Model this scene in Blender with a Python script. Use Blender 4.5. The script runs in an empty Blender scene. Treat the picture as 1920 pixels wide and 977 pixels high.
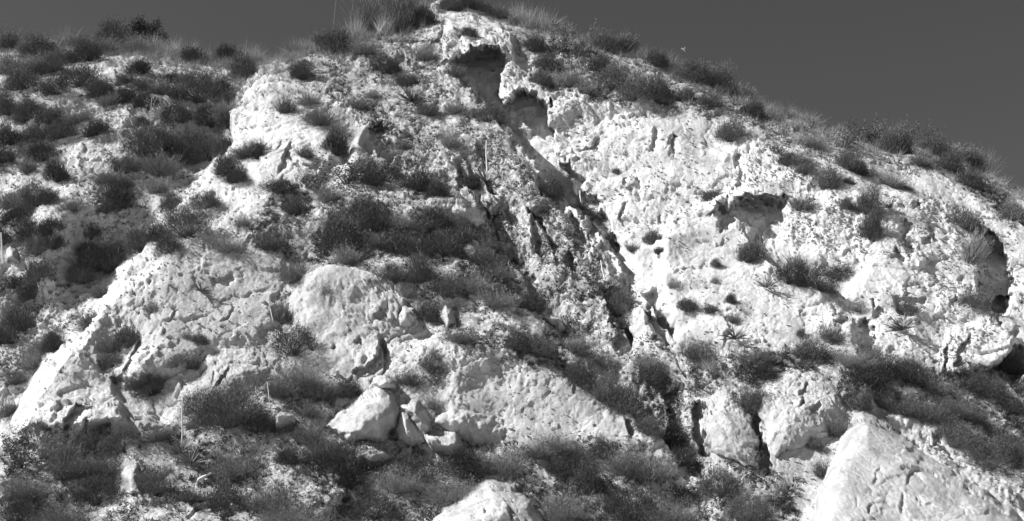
import bpy, math, random
import numpy as np
from mathutils import Vector, Matrix
random.seed(7)
RNG = np.random.default_rng(7)
scene = bpy.context.scene
COL = scene.collection

# ------------------------------------------------------------------ camera
PITCH = math.radians(18.0)
EYE = np.array([0.0, 0.0, 1.6])
FPX = 960 / math.tan(math.radians(20))            # focal length in photo pixels (1920 wide)
cd = bpy.data.cameras.new("camera"); cam = bpy.data.objects.new("camera", cd); COL.objects.link(cam)
cam.location = EYE; cam.rotation_euler = (math.radians(90) + PITCH, 0, 0)
cd.sensor_width = 36; cd.lens = 18 / math.tan(math.radians(20)); cd.clip_end = 5000
scene.camera = cam

# ------------------------------------------------------------------ sky, sun, exposure
SUN_EL, SUN_AZ = math.radians(42), math.radians(191)       # azimuth counted anticlockwise from +X
w = bpy.data.worlds.new("World"); scene.world = w; w.use_nodes = True
nt = w.node_tree; nt.nodes.clear()
sky = nt.nodes.new("ShaderNodeTexSky"); sky.sky_type = 'NISHITA'; sky.sun_disc = False
sky.sun_elevation = SUN_EL; sky.sun_rotation = math.radians(90) - SUN_AZ
sky.air_density = 0.80; sky.dust_density = 0.4; sky.ozone_density = 1.0
sep = nt.nodes.new("ShaderNodeSeparateColor")              # black-and-white film behind a red filter
bg = nt.nodes.new("ShaderNodeBackground"); bg.inputs[1].default_value = 0.0500
wo = nt.nodes.new("ShaderNodeOutputWorld")
nt.links.new(sky.outputs[0], sep.inputs[0]); nt.links.new(sep.outputs[0], bg.inputs[0]); nt.links.new(bg.outputs[0], wo.inputs[0])
sd = bpy.data.lights.new("sun", 'SUN'); sd.energy = 5.0; sd.angle = math.radians(0.53); sd.color = (1, 1, 1)
sun = bpy.data.objects.new("sun", sd); COL.objects.link(sun)
SDIR = Vector((math.cos(SUN_EL) * math.cos(SUN_AZ), math.cos(SUN_EL) * math.sin(SUN_AZ), math.sin(SUN_EL)))
sun.rotation_euler = SDIR.to_track_quat('Z', 'Y').to_euler()
scene.view_settings.view_transform = 'Standard'; scene.view_settings.look = 'None'
scene.view_settings.exposure = 0.70; scene.view_settings.gamma = 1
scene.view_settings.use_curve_mapping = False

# ------------------------------------------------------------------ noise (numpy)
def _h(ix, iy, iz, s):
    n = (ix * np.uint32(374761393) + iy * np.uint32(668265263) + iz * np.uint32(2147483647 - 1) + np.uint32(s * 974711 + 13))
    n = (n ^ (n >> np.uint32(13))) * np.uint32(1274126177)
    n ^= n >> np.uint32(16)
    n = n * np.uint32(2246822519); n ^= n >> np.uint32(15)
    return n.astype(np.float32) * np.float32(1 / 4294967295.0)
def _u(a): return a.astype(np.int64).astype(np.uint32)
def vnoise(x, y, z, s=0):
    fx, fy, fz = np.floor(x), np.floor(y), np.floor(z)
    tx, ty, tz = (x - fx).astype(np.float32), (y - fy).astype(np.float32), (z - fz).astype(np.float32)
    q = lambda t: t * t * t * (t * (t * 6 - 15) + 10)
    tx, ty, tz = q(tx), q(ty), q(tz)
    ix, iy, iz = _u(fx), _u(fy), _u(fz); one = np.uint32(1)
    c = {}
    for a in (0, 1):
        for b in (0, 1):
            lo = _h(ix + np.uint32(a), iy + np.uint32(b), iz, s); hi = _h(ix + np.uint32(a), iy + np.uint32(b), iz + one, s)
            c[a, b] = lo + (hi - lo) * tz
    l = c[0, 0] + (c[0, 1] - c[0, 0]) * ty; r = c[1, 0] + (c[1, 1] - c[1, 0]) * ty
    return (l + (r - l) * tx) * 2 - 1
def fbm(x, y, z, f, o, s=0, gain=0.5):
    a, t = 1.0, 0
    for k in range(o):
        t = t + a * vnoise(x * f + 3.1 * k, y * f + 7.7 * k, z * f, s + k); f *= 2.03; a *= gain
    return t
def cells(x, y, z, f, s=0):
    """distance to the nearest cell seed, and that cell's own random value"""
    x, y, z = x * f, y * f, z * f
    fx, fy, fz = np.floor(x), np.floor(y), np.floor(z)
    d1 = np.full(x.shape, 9, np.float32); d2 = d1.copy(); val = np.zeros(x.shape, np.float32)
    for a in (-1, 0, 1):
        for b in (-1, 0, 1):
            for c in (-1, 0, 1):
                ix, iy, iz = _u(fx + a), _u(fy + b), _u(fz + c)
                px = fx + a + _h(ix, iy, iz, s); py = fy + b + _h(ix, iy, iz, s + 1); pz = fz + c + _h(ix, iy, iz, s + 2)
                d = ((px - x) ** 2 + (py - y) ** 2 + (pz - z) ** 2).astype(np.float32)
                m = d < d1
                d2 = np.where(m, d1, np.minimum(d2, d)); d1 = np.where(m, d, d1); val = np.where(m, _h(ix, iy, iz, s + 3), val)
    return np.sqrt(d1), np.sqrt(d2), val
def facets(x, y, z, f, s, step, tilt):
    """broken rock: every cell is a plane with its own set-back and its own tilt"""
    X, Y, Z = x * f, y * f, z * f
    fx, fy, fz = np.floor(X), np.floor(Y), np.floor(Z)
    d1 = np.full(x.shape, 9, np.float32); d2 = d1.copy(); out = np.zeros(x.shape, np.float32)
    for a in (-1, 0, 1):
        for b in (-1, 0, 1):
            for c in (-1, 0, 1):
                ix, iy, iz = _u(fx + a), _u(fy + b), _u(fz + c)
                ox = X - (fx + a + _h(ix, iy, iz, s)); oy = Y - (fy + b + _h(ix, iy, iz, s + 1)); oz = Z - (fz + c + _h(ix, iy, iz, s + 2))
                d = (ox * ox + oy * oy * .6 + oz * oz).astype(np.float32); m = d < d1
                d2 = np.where(m, d1, np.minimum(d2, d)); d1 = np.where(m, d, d1)
                h = step * (_h(ix, iy, iz, s + 3) - .5) + tilt * (ox * (_h(ix, iy, iz, s + 4) - .5) + oz * (_h(ix, iy, iz, s + 5) - .62)) * 2
                out = np.where(m, h, out)
    return out / f, np.sqrt(d2) - np.sqrt(d1)
def sstep(a, b, t):
    t = np.clip((t - a) / (b - a), 0, 1); return t * t * (3 - 2 * t)

# ------------------------------------------------------------------ survey of the hill: bearing / elevation -> range
SL = math.radians(50.8)
NB = np.array([0, -math.sin(SL), math.cos(SL)])             # the mean slope, 51 degrees
P0 = np.array([0, 25.0, 4.9])
SKY = [(-2600, 150), (-1200, 120), (-500, 95), (-100, 92), (0, 90), (60, 88), (110, 84), (180, 80), (250, 84), (300, 92), (370, 105), (430, 112), (480, 118), (520, 112),
       (545, 98), (580, 88), (620, 80), (655, 66), (690, 55), (730, 42), (770, 30), (800, 14), (825, 4), (850, 6), (880, 4), (915, 12), (950, 24), (985, 40), (1020, 55), (1060, 66),
       (1100, 78), (1150, 92), (1200, 108), (1250, 124), (1290, 138), (1340, 150), (1380, 165), (1420, 192), (1470, 212), (1520, 228), (1555, 240), (1565, 236), (1580, 240),
       (1620, 256), (1660, 262), (1700, 268), (1740, 278), (1780, 290), (1820, 306), (1850, 326), (1880, 345), (1920, 362), (2000, 400), (2400, 520), (3200, 650), (4600, 700)]
def skyline(px): return np.interp(px, [p[0] for p in SKY], [p[1] for p in SKY])
def rays(px, py):
    x = (px - 960) / FPX; y = (488.5 - py) / FPX
    c, s = math.cos(PITCH), math.sin(PITCH)
    d = np.stack([x, c - y * s, s + y * c], -1)
    return d / np.linalg.norm(d, axis=-1, keepdims=True)

def pline(x, y, pts):
    """distance to a polyline, signed side (+ on the right hand walking along it), place along it 0..1"""
    best = np.full(x.shape, 1e9); side = np.zeros(x.shape); par = np.zeros(x.shape)
    L = [math.hypot(b[0] - a[0], b[1] - a[1]) for a, b in zip(pts, pts[1:])]; tot = sum(L); acc = 0
    for (a, b), l in zip(zip(pts, pts[1:]), L):
        tx, ty = (b[0] - a[0]) / l, (b[1] - a[1]) / l
        rx, ry = x - a[0], y - a[1]
        t = np.clip(rx * tx + ry * ty, 0, l)
        dx, dy = rx - t * tx, ry - t * ty
        d = dx * dx + dy * dy; m = d < best
        best = np.where(m, d, best); side = np.where(m, np.sign(tx * ry - ty * rx), side); par = np.where(m, (acc + t) / tot, par)
        acc += l
    return np.sqrt(best), side, par
def inside(x, y, poly):
    """signed distance, + inside"""
    d, _, _ = pline(x, y, list(poly) + [poly[0]])
    c = np.zeros(x.shape, bool); n = len(poly)
    for i in range(n):
        (x1, y1), (x2, y2) = poly[i], poly[(i + 1) % n]
        if y1 == y2: continue
        m = ((y1 > y) != (y2 > y)) & (x < (x2 - x1) * (y - y1) / (y2 - y1) + x1)
        c ^= m
    return np.where(c, d, -d)

# features: all in photo pixels / metres.  S = scarp (right hand side drops and recovers), B = bulge / hollow, R = rib or gully
FEAT = []
def S(pts, drop, W, back=14, lip=0.25): FEAT.append(('S', pts, drop, W, back, lip))
def B(poly, h, soft): FEAT.append(('B', poly, h, soft))
def Rb(pts, h, wl, wr): FEAT.append(('R', pts, h, wl, wr))

# the left hillside lies behind the main spur
B([(-3000, -300), (470, -300), (535, 70), (505, 128), (462, 170), (436, 215), (440, 262), (405, 320), (330, 395), (262, 462), (222, 530), (165, 612), (130, 650), (92, 690), (55, 742), (30, 800), (-60, 860), (-3000, 900)], -2.4, 40)
Rb([(300, 370), (200, 390), (140, 400), (95, 455), (85, 520)], 1.1, 70, 45)
Rb([(480, 130), (330, 140), (200, 160), (100, 190), (0, 260)], 0.5, 60, 50)
Rb([(440, 230), (330, 330), (240, 410), (170, 480), (110, 560), (40, 640)], -0.8, 60, 60)
Rb([(300, 205), (190, 255), (120, 300), (20, 370)], 0.7, 50, 40)
Rb([(262, 285), (200, 320), (150, 375), (105, 410)], 0.6, 40, 35)
Rb([(250, 130), (170, 160), (90, 200)], 0.5, 35, 30)
Rb([(110, 390), (60, 410), (-40, 470)], 0.5, 50, 40)
Rb([(230, 560), (140, 600), (60, 660), (-20, 700)], 0.4, 50, 40)
S([(262, 372), (215, 378), (170, 372)], 0.25, 25)
# gully between spur foot and hillside
Rb([(240, 640), (210, 700), (290, 745)], -0.5, 50, 60)
S([(225, 700), (255, 645), (262, 625)], 0.3, 30)
# west shoulder of the spur, bright
B([(455, 180), (520, 132), (600, 140), (650, 190), (640, 300), (560, 360), (500, 350), (440, 300)], 0.5, 40)
S([(533, 330), (541, 300), (547, 265)], 0.28, 14)
S([(524, 285), (527, 262)], 0.15, 10)
S([(560, 300), (590, 306), (600, 300)], 0.2, 16)
# ledges with shrubs
Rb([(500, 368), (600, 372), (700, 360), (830, 372)], 0.55, 14, 60)
Rb([(470, 400), (560, 415), (640, 390), (760, 395), (880, 380)], 0.35, 14, 60)
Rb([(600, 515), (760, 500), (880, 500), (1000, 585)], 0.5, 18, 60)
Rb([(830, 640), (950, 640), (1060, 680), (1160, 765), (1245, 860)], 0.7, 30, 70)
# alcove beside the upper block
# front faces, lower left
B([(300, 470), (430, 400), (560, 480), (540, 560), (500, 640), (380, 660), (260, 720), (225, 700), (270, 620)], 0.55, 60)
B([(95, 690), (130, 652), (165, 672), (215, 720), (230, 780), (170, 800), (90, 790), (55, 745)], 0.55, 24)
S([(398, 525), (420, 520), (432, 512)], 0.2, 12)
S([(316, 596), (322, 575)], 0.12, 8)
S([(410, 600), (425, 585), (432, 560)], 0.1, 8)
S([(118, 800), (125, 765), (143, 748), (160, 752)], 0.4, 20)
S([(155, 805), (158, 785), (163, 780)], 0.3, 14)
# summit block with its shaded alcove
B([(838, 30), (870, 25), (925, 40), (965, 85), (960, 120), (925, 105), (885, 112), (862, 100), (850, 125), (832, 118)], 0.7, 16)
S([(855, 125), (868, 108), (885, 104), (905, 96), (925, 92), (945, 108)], .8, 40, 22, 0.5)
# main gully, from below the summit down to the right
S([(1180, 540), (1162, 495), (1140, 460), (1112, 424), (1075, 386), (1042, 348), (1018, 322), (990, 282), (952, 232), (905, 186), (890, 150)], 0.9, 30, 10, .3)
Rb([(1190, 560), (1150, 500), (1090, 430), (1020, 345), (960, 262)], -0.35, 8, 190)
S([(1265, 640), (1240, 612), (1222, 575), (1205, 555)], 0.8, 36, 10)
S([(1180, 655), (1160, 625), (1140, 590), (1122, 545)], 0.8, 36, 12)
S([(1035, 480), (1015, 440), (990, 405)], 0.7, 42, 10)
S([(1060, 405), (1030, 380), (1000, 335)], 0.45, 30, 10)
S([(975, 520), (945, 470), (925, 430), (912, 405)], 0.8, 40, 10)
S([(1035, 600), (1000, 560), (975, 522)], 0.4, 26, 10)
Rb([(905, 400), (950, 480), (1010, 560), (1090, 650), (1160, 735), (1230, 815), (1290, 880)], -0.6, 40, 45)
S([(1290, 870), (1245, 820), (1200, 785), (1150, 755), (1105, 720), (1080, 690)], 0.8, 45, 10)
S([(1170, 815), (1168, 785)], 0.35, 12)
S([(1260, 790), (1250, 760), (1235, 735)], 0.5, 26, 10)
S([(960, 440), (930, 390), (900, 340), (870, 300)], 0.5, 40, 10)
S([(900, 400), (880, 370), (862, 330), (850, 300)], 0.6, 36, 10)
S([(930, 315), (912, 300), (890, 285)], 0.4, 24)
S([(810, 160), (850, 180), (880, 200)], -0.2, 20)
# slots at the gully foot
# bowl wall, right of the gully
B([(1030, 240), (1130, 200), (1290, 210), (1390, 280), (1390, 380), (1230, 440), (1130, 420), (1060, 330)], -0.5, 50)
S([(1216, 285), (1224, 265), (1222, 250)], 0.25, 10)
S([(1256, 296), (1250, 268), (1258, 252)], 0.3, 10)
S([(1162, 408), (1168, 380)], 0.2, 9)
S([(1230, 420), (1232, 402)], 0.2, 9)
S([(1170, 350), (1172, 335)], 0.2, 9)
S([(1085, 275), (1112, 280), (1120, 265)], 0.2, 14)
# mound in front of the bowl, alcove behind it
B([(1235, 470), (1245, 430), (1290, 395), (1340, 372), (1385, 385), (1420, 450), (1500, 520), (1580, 575), (1630, 680), (1640, 760), (2000, 1010), (2100, 1200), (1350, 1200), (1318, 780), (1270, 660), (1235, 590)], 0.7, 30)
S([(1330, 398), (1345, 385), (1360, 398)], 0.4, 20)
S([(1352, 398), (1368, 388), (1386, 370), (1400, 360), (1425, 368), (1445, 362), (1470, 372)], .6, 40, 14, 0.5)
S([(1600, 565), (1540, 535), (1490, 520), (1440, 488), (1405, 450), (1390, 430)], 0.9, 60, 10)
S([(1180, 470), (1240, 450), (1290, 405)], -0.3, 30)
# the east slope
Rb([(1560, 240), (1600, 330), (1650, 420), (1680, 520), (1700, 620)], 0.6, 90, 110)
S([(1675, 485), (1678, 470)], 0.4, 14); S([(1716, 400), (1724, 380)], 0.3, 12)
S([(1735, 460), (1744, 440), (1745, 425)], 0.3, 12)
S([(1820, 320), (1800, 330), (1790, 330)], 0.3, 20)
S([(1920, 420), (1880, 395), (1850, 365), (1815, 335), (1795, 320)], 0.8, 30, 10)
S([(1770, 700), (1774, 650), (1772, 628)], 0.4, 12); S([(1790, 690), (1796, 660), (1820, 625)], 0.25, 10)
B([(1765, 640), (1780, 610), (1860, 600), (1905, 640), (1890, 670), (1850, 690), (1800, 705), (1770, 700)], 0.6, 20)
# hollows, slots and shaded recesses with sharp rims
def H(poly, depth, soft=7): B(poly, -depth * (1 if depth > 1.25 else .62), soft)
H([(850, 118), (868, 110), (888, 105), (905, 99), (946, 106), (943, 140), (926, 172), (940, 192), (955, 178), (975, 165), (1000, 168), (1028, 190), (1026, 225), (1042, 268), (1054, 300), (1076, 325), (1096, 356), (1116, 386), (1138, 424),
   (1160, 470), (1152, 478), (1112, 424), (1076, 388), (1044, 350), (1018, 324), (988, 284), (945, 226), (905, 188), (874, 158)], 1.75, 10)
H([(800, 86), (822, 68), (834, 40), (846, 32), (842, 60), (833, 86), (848, 118), (838, 122), (828, 95)], .5)
H([(688, 240), (700, 231), (733, 245), (738, 280), (735, 316), (718, 300), (700, 288), (692, 262)], .8)
B([(1346, 394), (1372, 386), (1390, 374), (1430, 372), (1470, 380), (1474, 440), (1440, 452), (1400, 432), (1372, 420), (1352, 424)], -0.95, 14)
H([(1374, 285), (1386, 288), (1396, 320), (1393, 352), (1381, 350), (1383, 318)], .45)
B([(1843, 430), (1870, 440), (1885, 470), (1893, 520), (1890, 570), (1875, 598), (1862, 592), (1848, 560), (1838, 510)], -1.15, 14)
B([(1856, 568), (1866, 552), (1888, 560), (1886, 592), (1872, 606)], -0.8, 12)
H([(1300, 757), (1323, 742), (1320, 800), (1329, 850), (1308, 860), (1303, 800)], 1.0)
H([(1394, 752), (1411, 780), (1428, 822), (1446, 878), (1420, 884), (1416, 830), (1404, 790)], .9)
H([(1140, 598), (1160, 614), (1178, 640), (1181, 660), (1160, 662), (1146, 632)], .8)
H([(1216, 598), (1238, 600), (1263, 636), (1252, 648), (1230, 640)], .7)
H([(1062, 476), (1076, 470), (1096, 500), (1101, 530), (1084, 520)], .6)
H([(1077, 402), (1098, 414), (1106, 460), (1100, 476), (1085, 462), (1078, 430)], .7)
H([(1102, 420), (1122, 442), (1152, 482), (1149, 494), (1120, 464)], .5)
H([(990, 400), (1010, 420), (1033, 470), (1026, 486), (1005, 476), (992, 440)], .6)
H([(912, 408), (926, 426), (946, 466), (961, 500), (950, 506), (930, 480), (915, 450)], .8)
H([(848, 298), (862, 318), (871, 350), (862, 372), (852, 350)], .5)
H([(893, 285), (915, 300), (935, 312), (930, 322), (905, 312)], .35)
H([(1186, 306), (1194, 324), (1199, 350), (1194, 368), (1184, 350), (1190, 330)], .35)
H([(1218, 255), (1224, 258), (1222, 284), (1215, 282)], .22); H([(1250, 256), (1258, 252), (1254, 272), (1258, 294), (1251, 292)], .22)
H([(1700, 416), (1712, 432), (1712, 455), (1704, 480), (1695, 456)], .5); H([(1716, 382), (1724, 380), (1722, 400), (1714, 400)], .3)
H([(1632, 558), (1640, 574), (1653, 580), (1652, 600), (1635, 600)], .4); H([(1677, 552), (1700, 560), (1735, 565), (1734, 580), (1700, 592), (1680, 590)], .35)
H([(1608, 612), (1620, 600), (1634, 615), (1642, 642), (1615, 646), (1604, 630)], .7); H([(1574, 602), (1588, 592), (1593, 612), (1580, 613)], .4)
H([(1832, 708), (1870, 680), (1900, 655), (1980, 636), (1990, 710), (1900, 716)], 1.2, 8)
H([(1770, 632), (1778, 640), (1780, 680), (1774, 700), (1768, 670)], .3)
# the grey front face leans away to the right
FEAT.append(('T', [(240, 540), (300, 460), (430, 400), (560, 480), (545, 600), (500, 650), (380, 660), (260, 730), (225, 700)], -0.0032, -0.0008, 50))
FEAT.append(('T', [(820, 650), (950, 640), (1070, 690), (1160, 770), (1245, 860), (1100, 870), (980, 840), (850, 780)], -0.0016, 0, 50))
# cracks in the outcrops
S([(655, 702), (690, 690), (706, 662), (716, 640), (712, 622)], .35, 12, 6); S([(698, 592), (704, 580), (714, 572)], .3, 12, 5); S([(660, 632), (668, 624)], .2, 8, 5); S([(622, 648), (630, 640)], .2, 9, 5); S([(740, 586), (745, 572)], .2, 8, 5); S([(728, 598), (732, 586)], .2, 8, 5)
S([(716, 700), (714, 660), (720, 635)], .3, 8, 6)
S([(405, 716), (416, 700), (430, 678)], .2, 8, 5); S([(396, 708), (398, 690)], .15, 6, 5)
S([(1496, 770), (1500, 740), (1508, 718)], .2, 8, 5); S([(1510, 778), (1524, 766), (1534, 756)], .2, 8, 5)
S([(1640, 905), (1646, 880), (1650, 870)], 0.060, 7, 5); S([(1606, 950), (1608, 930)], 0.060, 7, 5); S([(1703, 905), (1712, 885), (1725, 872)], 0.110, 12, 6); S([(1690, 960), (1688, 930), (1694, 915)], 0.075, 8, 5); S([(1725, 950), (1715, 930), (1703, 918)], 0.075, 8, 5); S([(1740, 940), (1756, 942)], 0.075, 8, 5); S([(1650, 960), (1648, 945)], 0.060, 8, 5); S([(1843, 965), (1848, 950)], 0.060, 8, 5)
S([(905, 965), (908, 955)], .2, 8, 5)
# foot of the slope
Rb([(640, 800), (760, 840), (900, 850)], -0.4, 60, 60)
B([(180, 960), (250, 915), (420, 925), (560, 860), (640, 930), (560, 1040), (150, 1050)], 0.5, 40)
B([(-200, 800), (60, 800), (240, 850), (230, 940), (60, 1000), (-200, 1000)], -0.5, 50)
S([(598, 700), (545, 705), (510, 690)], 0.25, 20)

def relief(px, py):
    shp = px.shape; px = px.ravel().astype(float); py = py.ravel().astype(float)
    z0 = np.zeros_like(px)
    wx = px + 7 * fbm(px, py, z0, 1 / 45, 3, 11) + 2.5 * vnoise(px / 7, py / 9, z0, 21)
    wy = py + 7 * fbm(px, py, z0 + 9, 1 / 45, 3, 12) + 2.5 * vnoise(px / 7, py / 11, z0 + 9, 22)
    R = np.zeros_like(px)
    jag = 5.5 * fbm(px, py * .8, z0, 1 / 15, 3, 55, .6)
    for f in FEAT:
        pts = f[1]; xs = [p[0] for p in pts]; ys = [p[1] for p in pts]
        mar = {'S': lambda: 3.2 * max(abs(f[3]), f[4]), 'B': lambda: f[3] * 1.05, 'R': lambda: 2.6 * max(f[3], f[4]), 'T': lambda: 60}[f[0]]() + 20
        m = np.flatnonzero((px > min(xs) - mar) & (px < max(xs) + mar) & (py > min(ys) - mar) & (py < max(ys) + mar))
        if not len(m): continue
        x, y = wx[m], wy[m]
        if f[0] == 'B':
            d = inside(x, y, pts)
            if f[2] < 0 and f[3] <= 14: d = d + jag[m]
            R[m] += f[2] * sstep(-f[3] * .5, f[3] * .5, d)
            continue
        if f[0] == 'T':
            d = inside(x, y, pts)
            if f[2] < 0 and f[3] <= 14: d = d + jag[m]
            R[m] += ((x - np.mean(xs)) * f[2] + (y - np.mean(ys)) * f[3]) * sstep(-f[4] * .5, f[4] * .5, d)
            continue
        d, sd_, t = pline(x, y, pts)
        if f[0] == 'S':
            _, _, drop, W, back, lip = f
            ends = sstep(0, .12, t) * sstep(0, .12, 1 - t) if len(pts) > 1 else 1
            ends = 0.25 + 0.75 * ends
            ends *= np.where((t <= 0) | (t >= 1), np.exp(-(d / (0.25 * W + 3)) ** 2), 1)
            q = d / W
            right = -drop * (1 - lip) * np.exp(-q * q) * sstep(0, 2.2, d)
            left = drop * lip * np.exp(-d / back)
            R[m] += np.where(sd_ > 0, right + 0 * d, left) * ends - 0
        else:
            _, _, h, wl, wr = f
            ends = np.where((t <= 0) | (t >= 1), 1, 1)
            R[m] += h * np.exp(-(d / np.where(sd_ > 0, wr, wl)) ** 2) * ends
    s = skyline(px)
    R -= 1.5 * np.exp(-np.clip(py - s, 0, None) / 32)
    return R.reshape(shp)

# rough rubble where the rock is broken, smooth where it is a clean face
ROUGH = [([(560, 120), (840, 50), (960, 60), (1000, 200), (1000, 330), (1140, 470), (1230, 640), (1320, 760), (1300, 860), (1200, 780), (1080, 640), (960, 500), (860, 420), (740, 330), (650, 200)], 1.0),
         ([(1000, 180), (1300, 190), (1400, 260), (1400, 370), (1240, 430), (1120, 420), (1050, 330)], 0.8),
         ([(1380, 270), (1560, 330), (1640, 460), (1600, 500), (1480, 470), (1380, 400)], 0.8),
         ([(1660, 350), (1860, 380), (1880, 620), (1760, 700), (1640, 560)], 0.55),
         ([(0, 90), (500, 120), (430, 300), (230, 500), (100, 690), (-200, 800), (-200, 90)], 0.6),
         ([(470, 380), (900, 360), (900, 520), (560, 490), (420, 440)], 0.6),
         ([(260, 480), (420, 380), (470, 430), (330, 540), (210, 640), (150, 640)], 0.6),
         ([(960, 80), (1400, 170), (1560, 300), (1400, 260), (1000, 200)], 0.9)]
def roughness(px, py):
    r = np.full(px.shape, 0.17)
    for poly, v in ROUGH:
        r = np.maximum(r, v * sstep(-30, 25, inside(px, py, poly)) + .28 * 0)
    for poly in SMOOTH: r = r * (1 - .55 * sstep(-16, 18, inside(px, py, poly)))
    return r
SMOOTH = [[(852, 112), (945, 108), (940, 160), (905, 190), (868, 150)], [(960, 178), (1010, 180), (1025, 230), (1035, 300), (1000, 285)], [(1375, 395), (1465, 385), (1470, 440), (1430, 450), (1380, 420)], [(1845, 440), (1885, 460), (1885, 590), (1850, 570)],
          [(690, 235), (735, 240), (738, 310), (700, 310)], [(300, 500), (420, 520), (520, 500), (520, 600), (380, 640), (290, 660)], [(560, 520), (660, 530), (650, 620), (560, 600)], [(1150, 470), (1240, 470), (1240, 560), (1180, 530)],
          [(1245, 480), (1330, 420), (1400, 470), (1560, 590), (1540, 660), (1380, 680), (1260, 600)], [(1560, 540), (1640, 460), (1740, 500), (1760, 620), (1760, 720), (1660, 680), (1600, 600)], [(450, 190), (520, 140), (560, 200), (560, 330), (500, 350), (440, 290)],
          [(860, 690), (1040, 700), (1140, 770), (1200, 840), (980, 820)], [(1100, 240), (1340, 215), (1385, 300), (1300, 400), (1140, 420)]]
def displace(P, px, py, rough=None, amp=1.0):
    """lumps, ribs, cobbles and grit on the bare rock, in world space"""
    r = roughness(px, py) if rough is None else rough
    X, Y, Z = P[..., 0], P[..., 1], P[..., 2]
    patch = fbm(X, Y, Z, .8, 3, 33)
    r = np.clip(r * (1 + 1.15 * patch) + .14 * patch, .04, 1.1)            # crumbly here, sound there
    d = 0.15 * fbm(X, Y, Z, 0.55, 3, 31)
    d = d + (0.010 + 0.042 * r) * (1 - 2 * np.abs(fbm(X, Y, Z * .6, 1.9, 3, 41)))
    wx = .22 * fbm(X, Y, Z, 2.2, 3, 35); wz = .22 * fbm(X, Y, Z, 2.2, 3, 36)
    h, e = facets(X + wx, Y, (Z + wz) * .8, 1.15, 201, .16, .30)
    d = d + h * (.30 + .4 * np.clip(r, 0, .6)) - .045 * np.exp(-(e / .035) ** 2) * sstep(-.1, .4, patch)
    h, e = facets(X + wx * .6, Y, (Z + wz * .6) * .75, 3.1, 211, .30, .42)
    d = d + h * (.04 + .9 * r) * .42 - .02 * np.exp(-(e / .05) ** 2)
    d = d + (0.010 + 0.016 * r) * fbm(X * 1.5, Y, Z * .5, 4.2, 4, 51, .6)
    wob = 0.05 * vnoise(X * 9, Y * 9, Z * 9, 5) + .025 * vnoise(X * 23, Y * 23, Z * 23, 6)
    h, e = facets(X + wob, Y, (Z + wob) * .85, 8.5, 221, .50, .55)
    d = d + h * (.03 + .38 * r)
    h, e = facets(X + wob * .5, Y, (Z + wob * .5) * .9, 21, 231, .75, .6)
    d = d + h * (.14 + .62 * r)
    d = d + (0.006 + 0.010 * r) * fbm(X, Y, Z, 21, 2, 81, .7)
    return d * amp * .74

DN = np.array([-0.15, -0.80, 0.58]); DN /= np.linalg.norm(DN)
def survey(px, py):
    d = rays(px, py)
    t = ((P0 - EYE) @ NB) / np.maximum(d @ NB * 1.0, -1e9) if False else ((P0 - EYE) @ NB) / (d @ NB)
    return EYE + d * (t - relief(px, py))[..., None], d

def mesh_from(name, V, F, smooth=True):
    V = np.asarray(V, np.float32).reshape(-1, 3); F = np.asarray(F, np.int32)
    me = bpy.data.meshes.new(name); k = F.shape[1]
    me.vertices.add(len(V)); me.vertices.foreach_set("co", V.ravel())
    me.loops.add(F.size); me.loops.foreach_set("vertex_index", F.ravel())
    me.polygons.add(len(F)); me.polygons.foreach_set("loop_start", np.arange(0, F.size, k, dtype=np.int32))
    me.update(calc_edges=True); me.validate()
    me.polygons.foreach_set("use_smooth", np.full(len(me.polygons), smooth, bool))
    return me
def link(name, me, mat, parent=None):
    if mat is not None and not me.materials: me.materials.append(mat)
    o = bpy.data.objects.new(name, me); COL.objects.link(o)
    if parent is not None: o.parent = parent
    return o
def tag(o, label=None, cat=None, group=None, kind=None):
    for k, v in (('label', label), ('category', cat), ('group', group), ('kind', kind)):
        if v: o[k] = v
    return o

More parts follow.
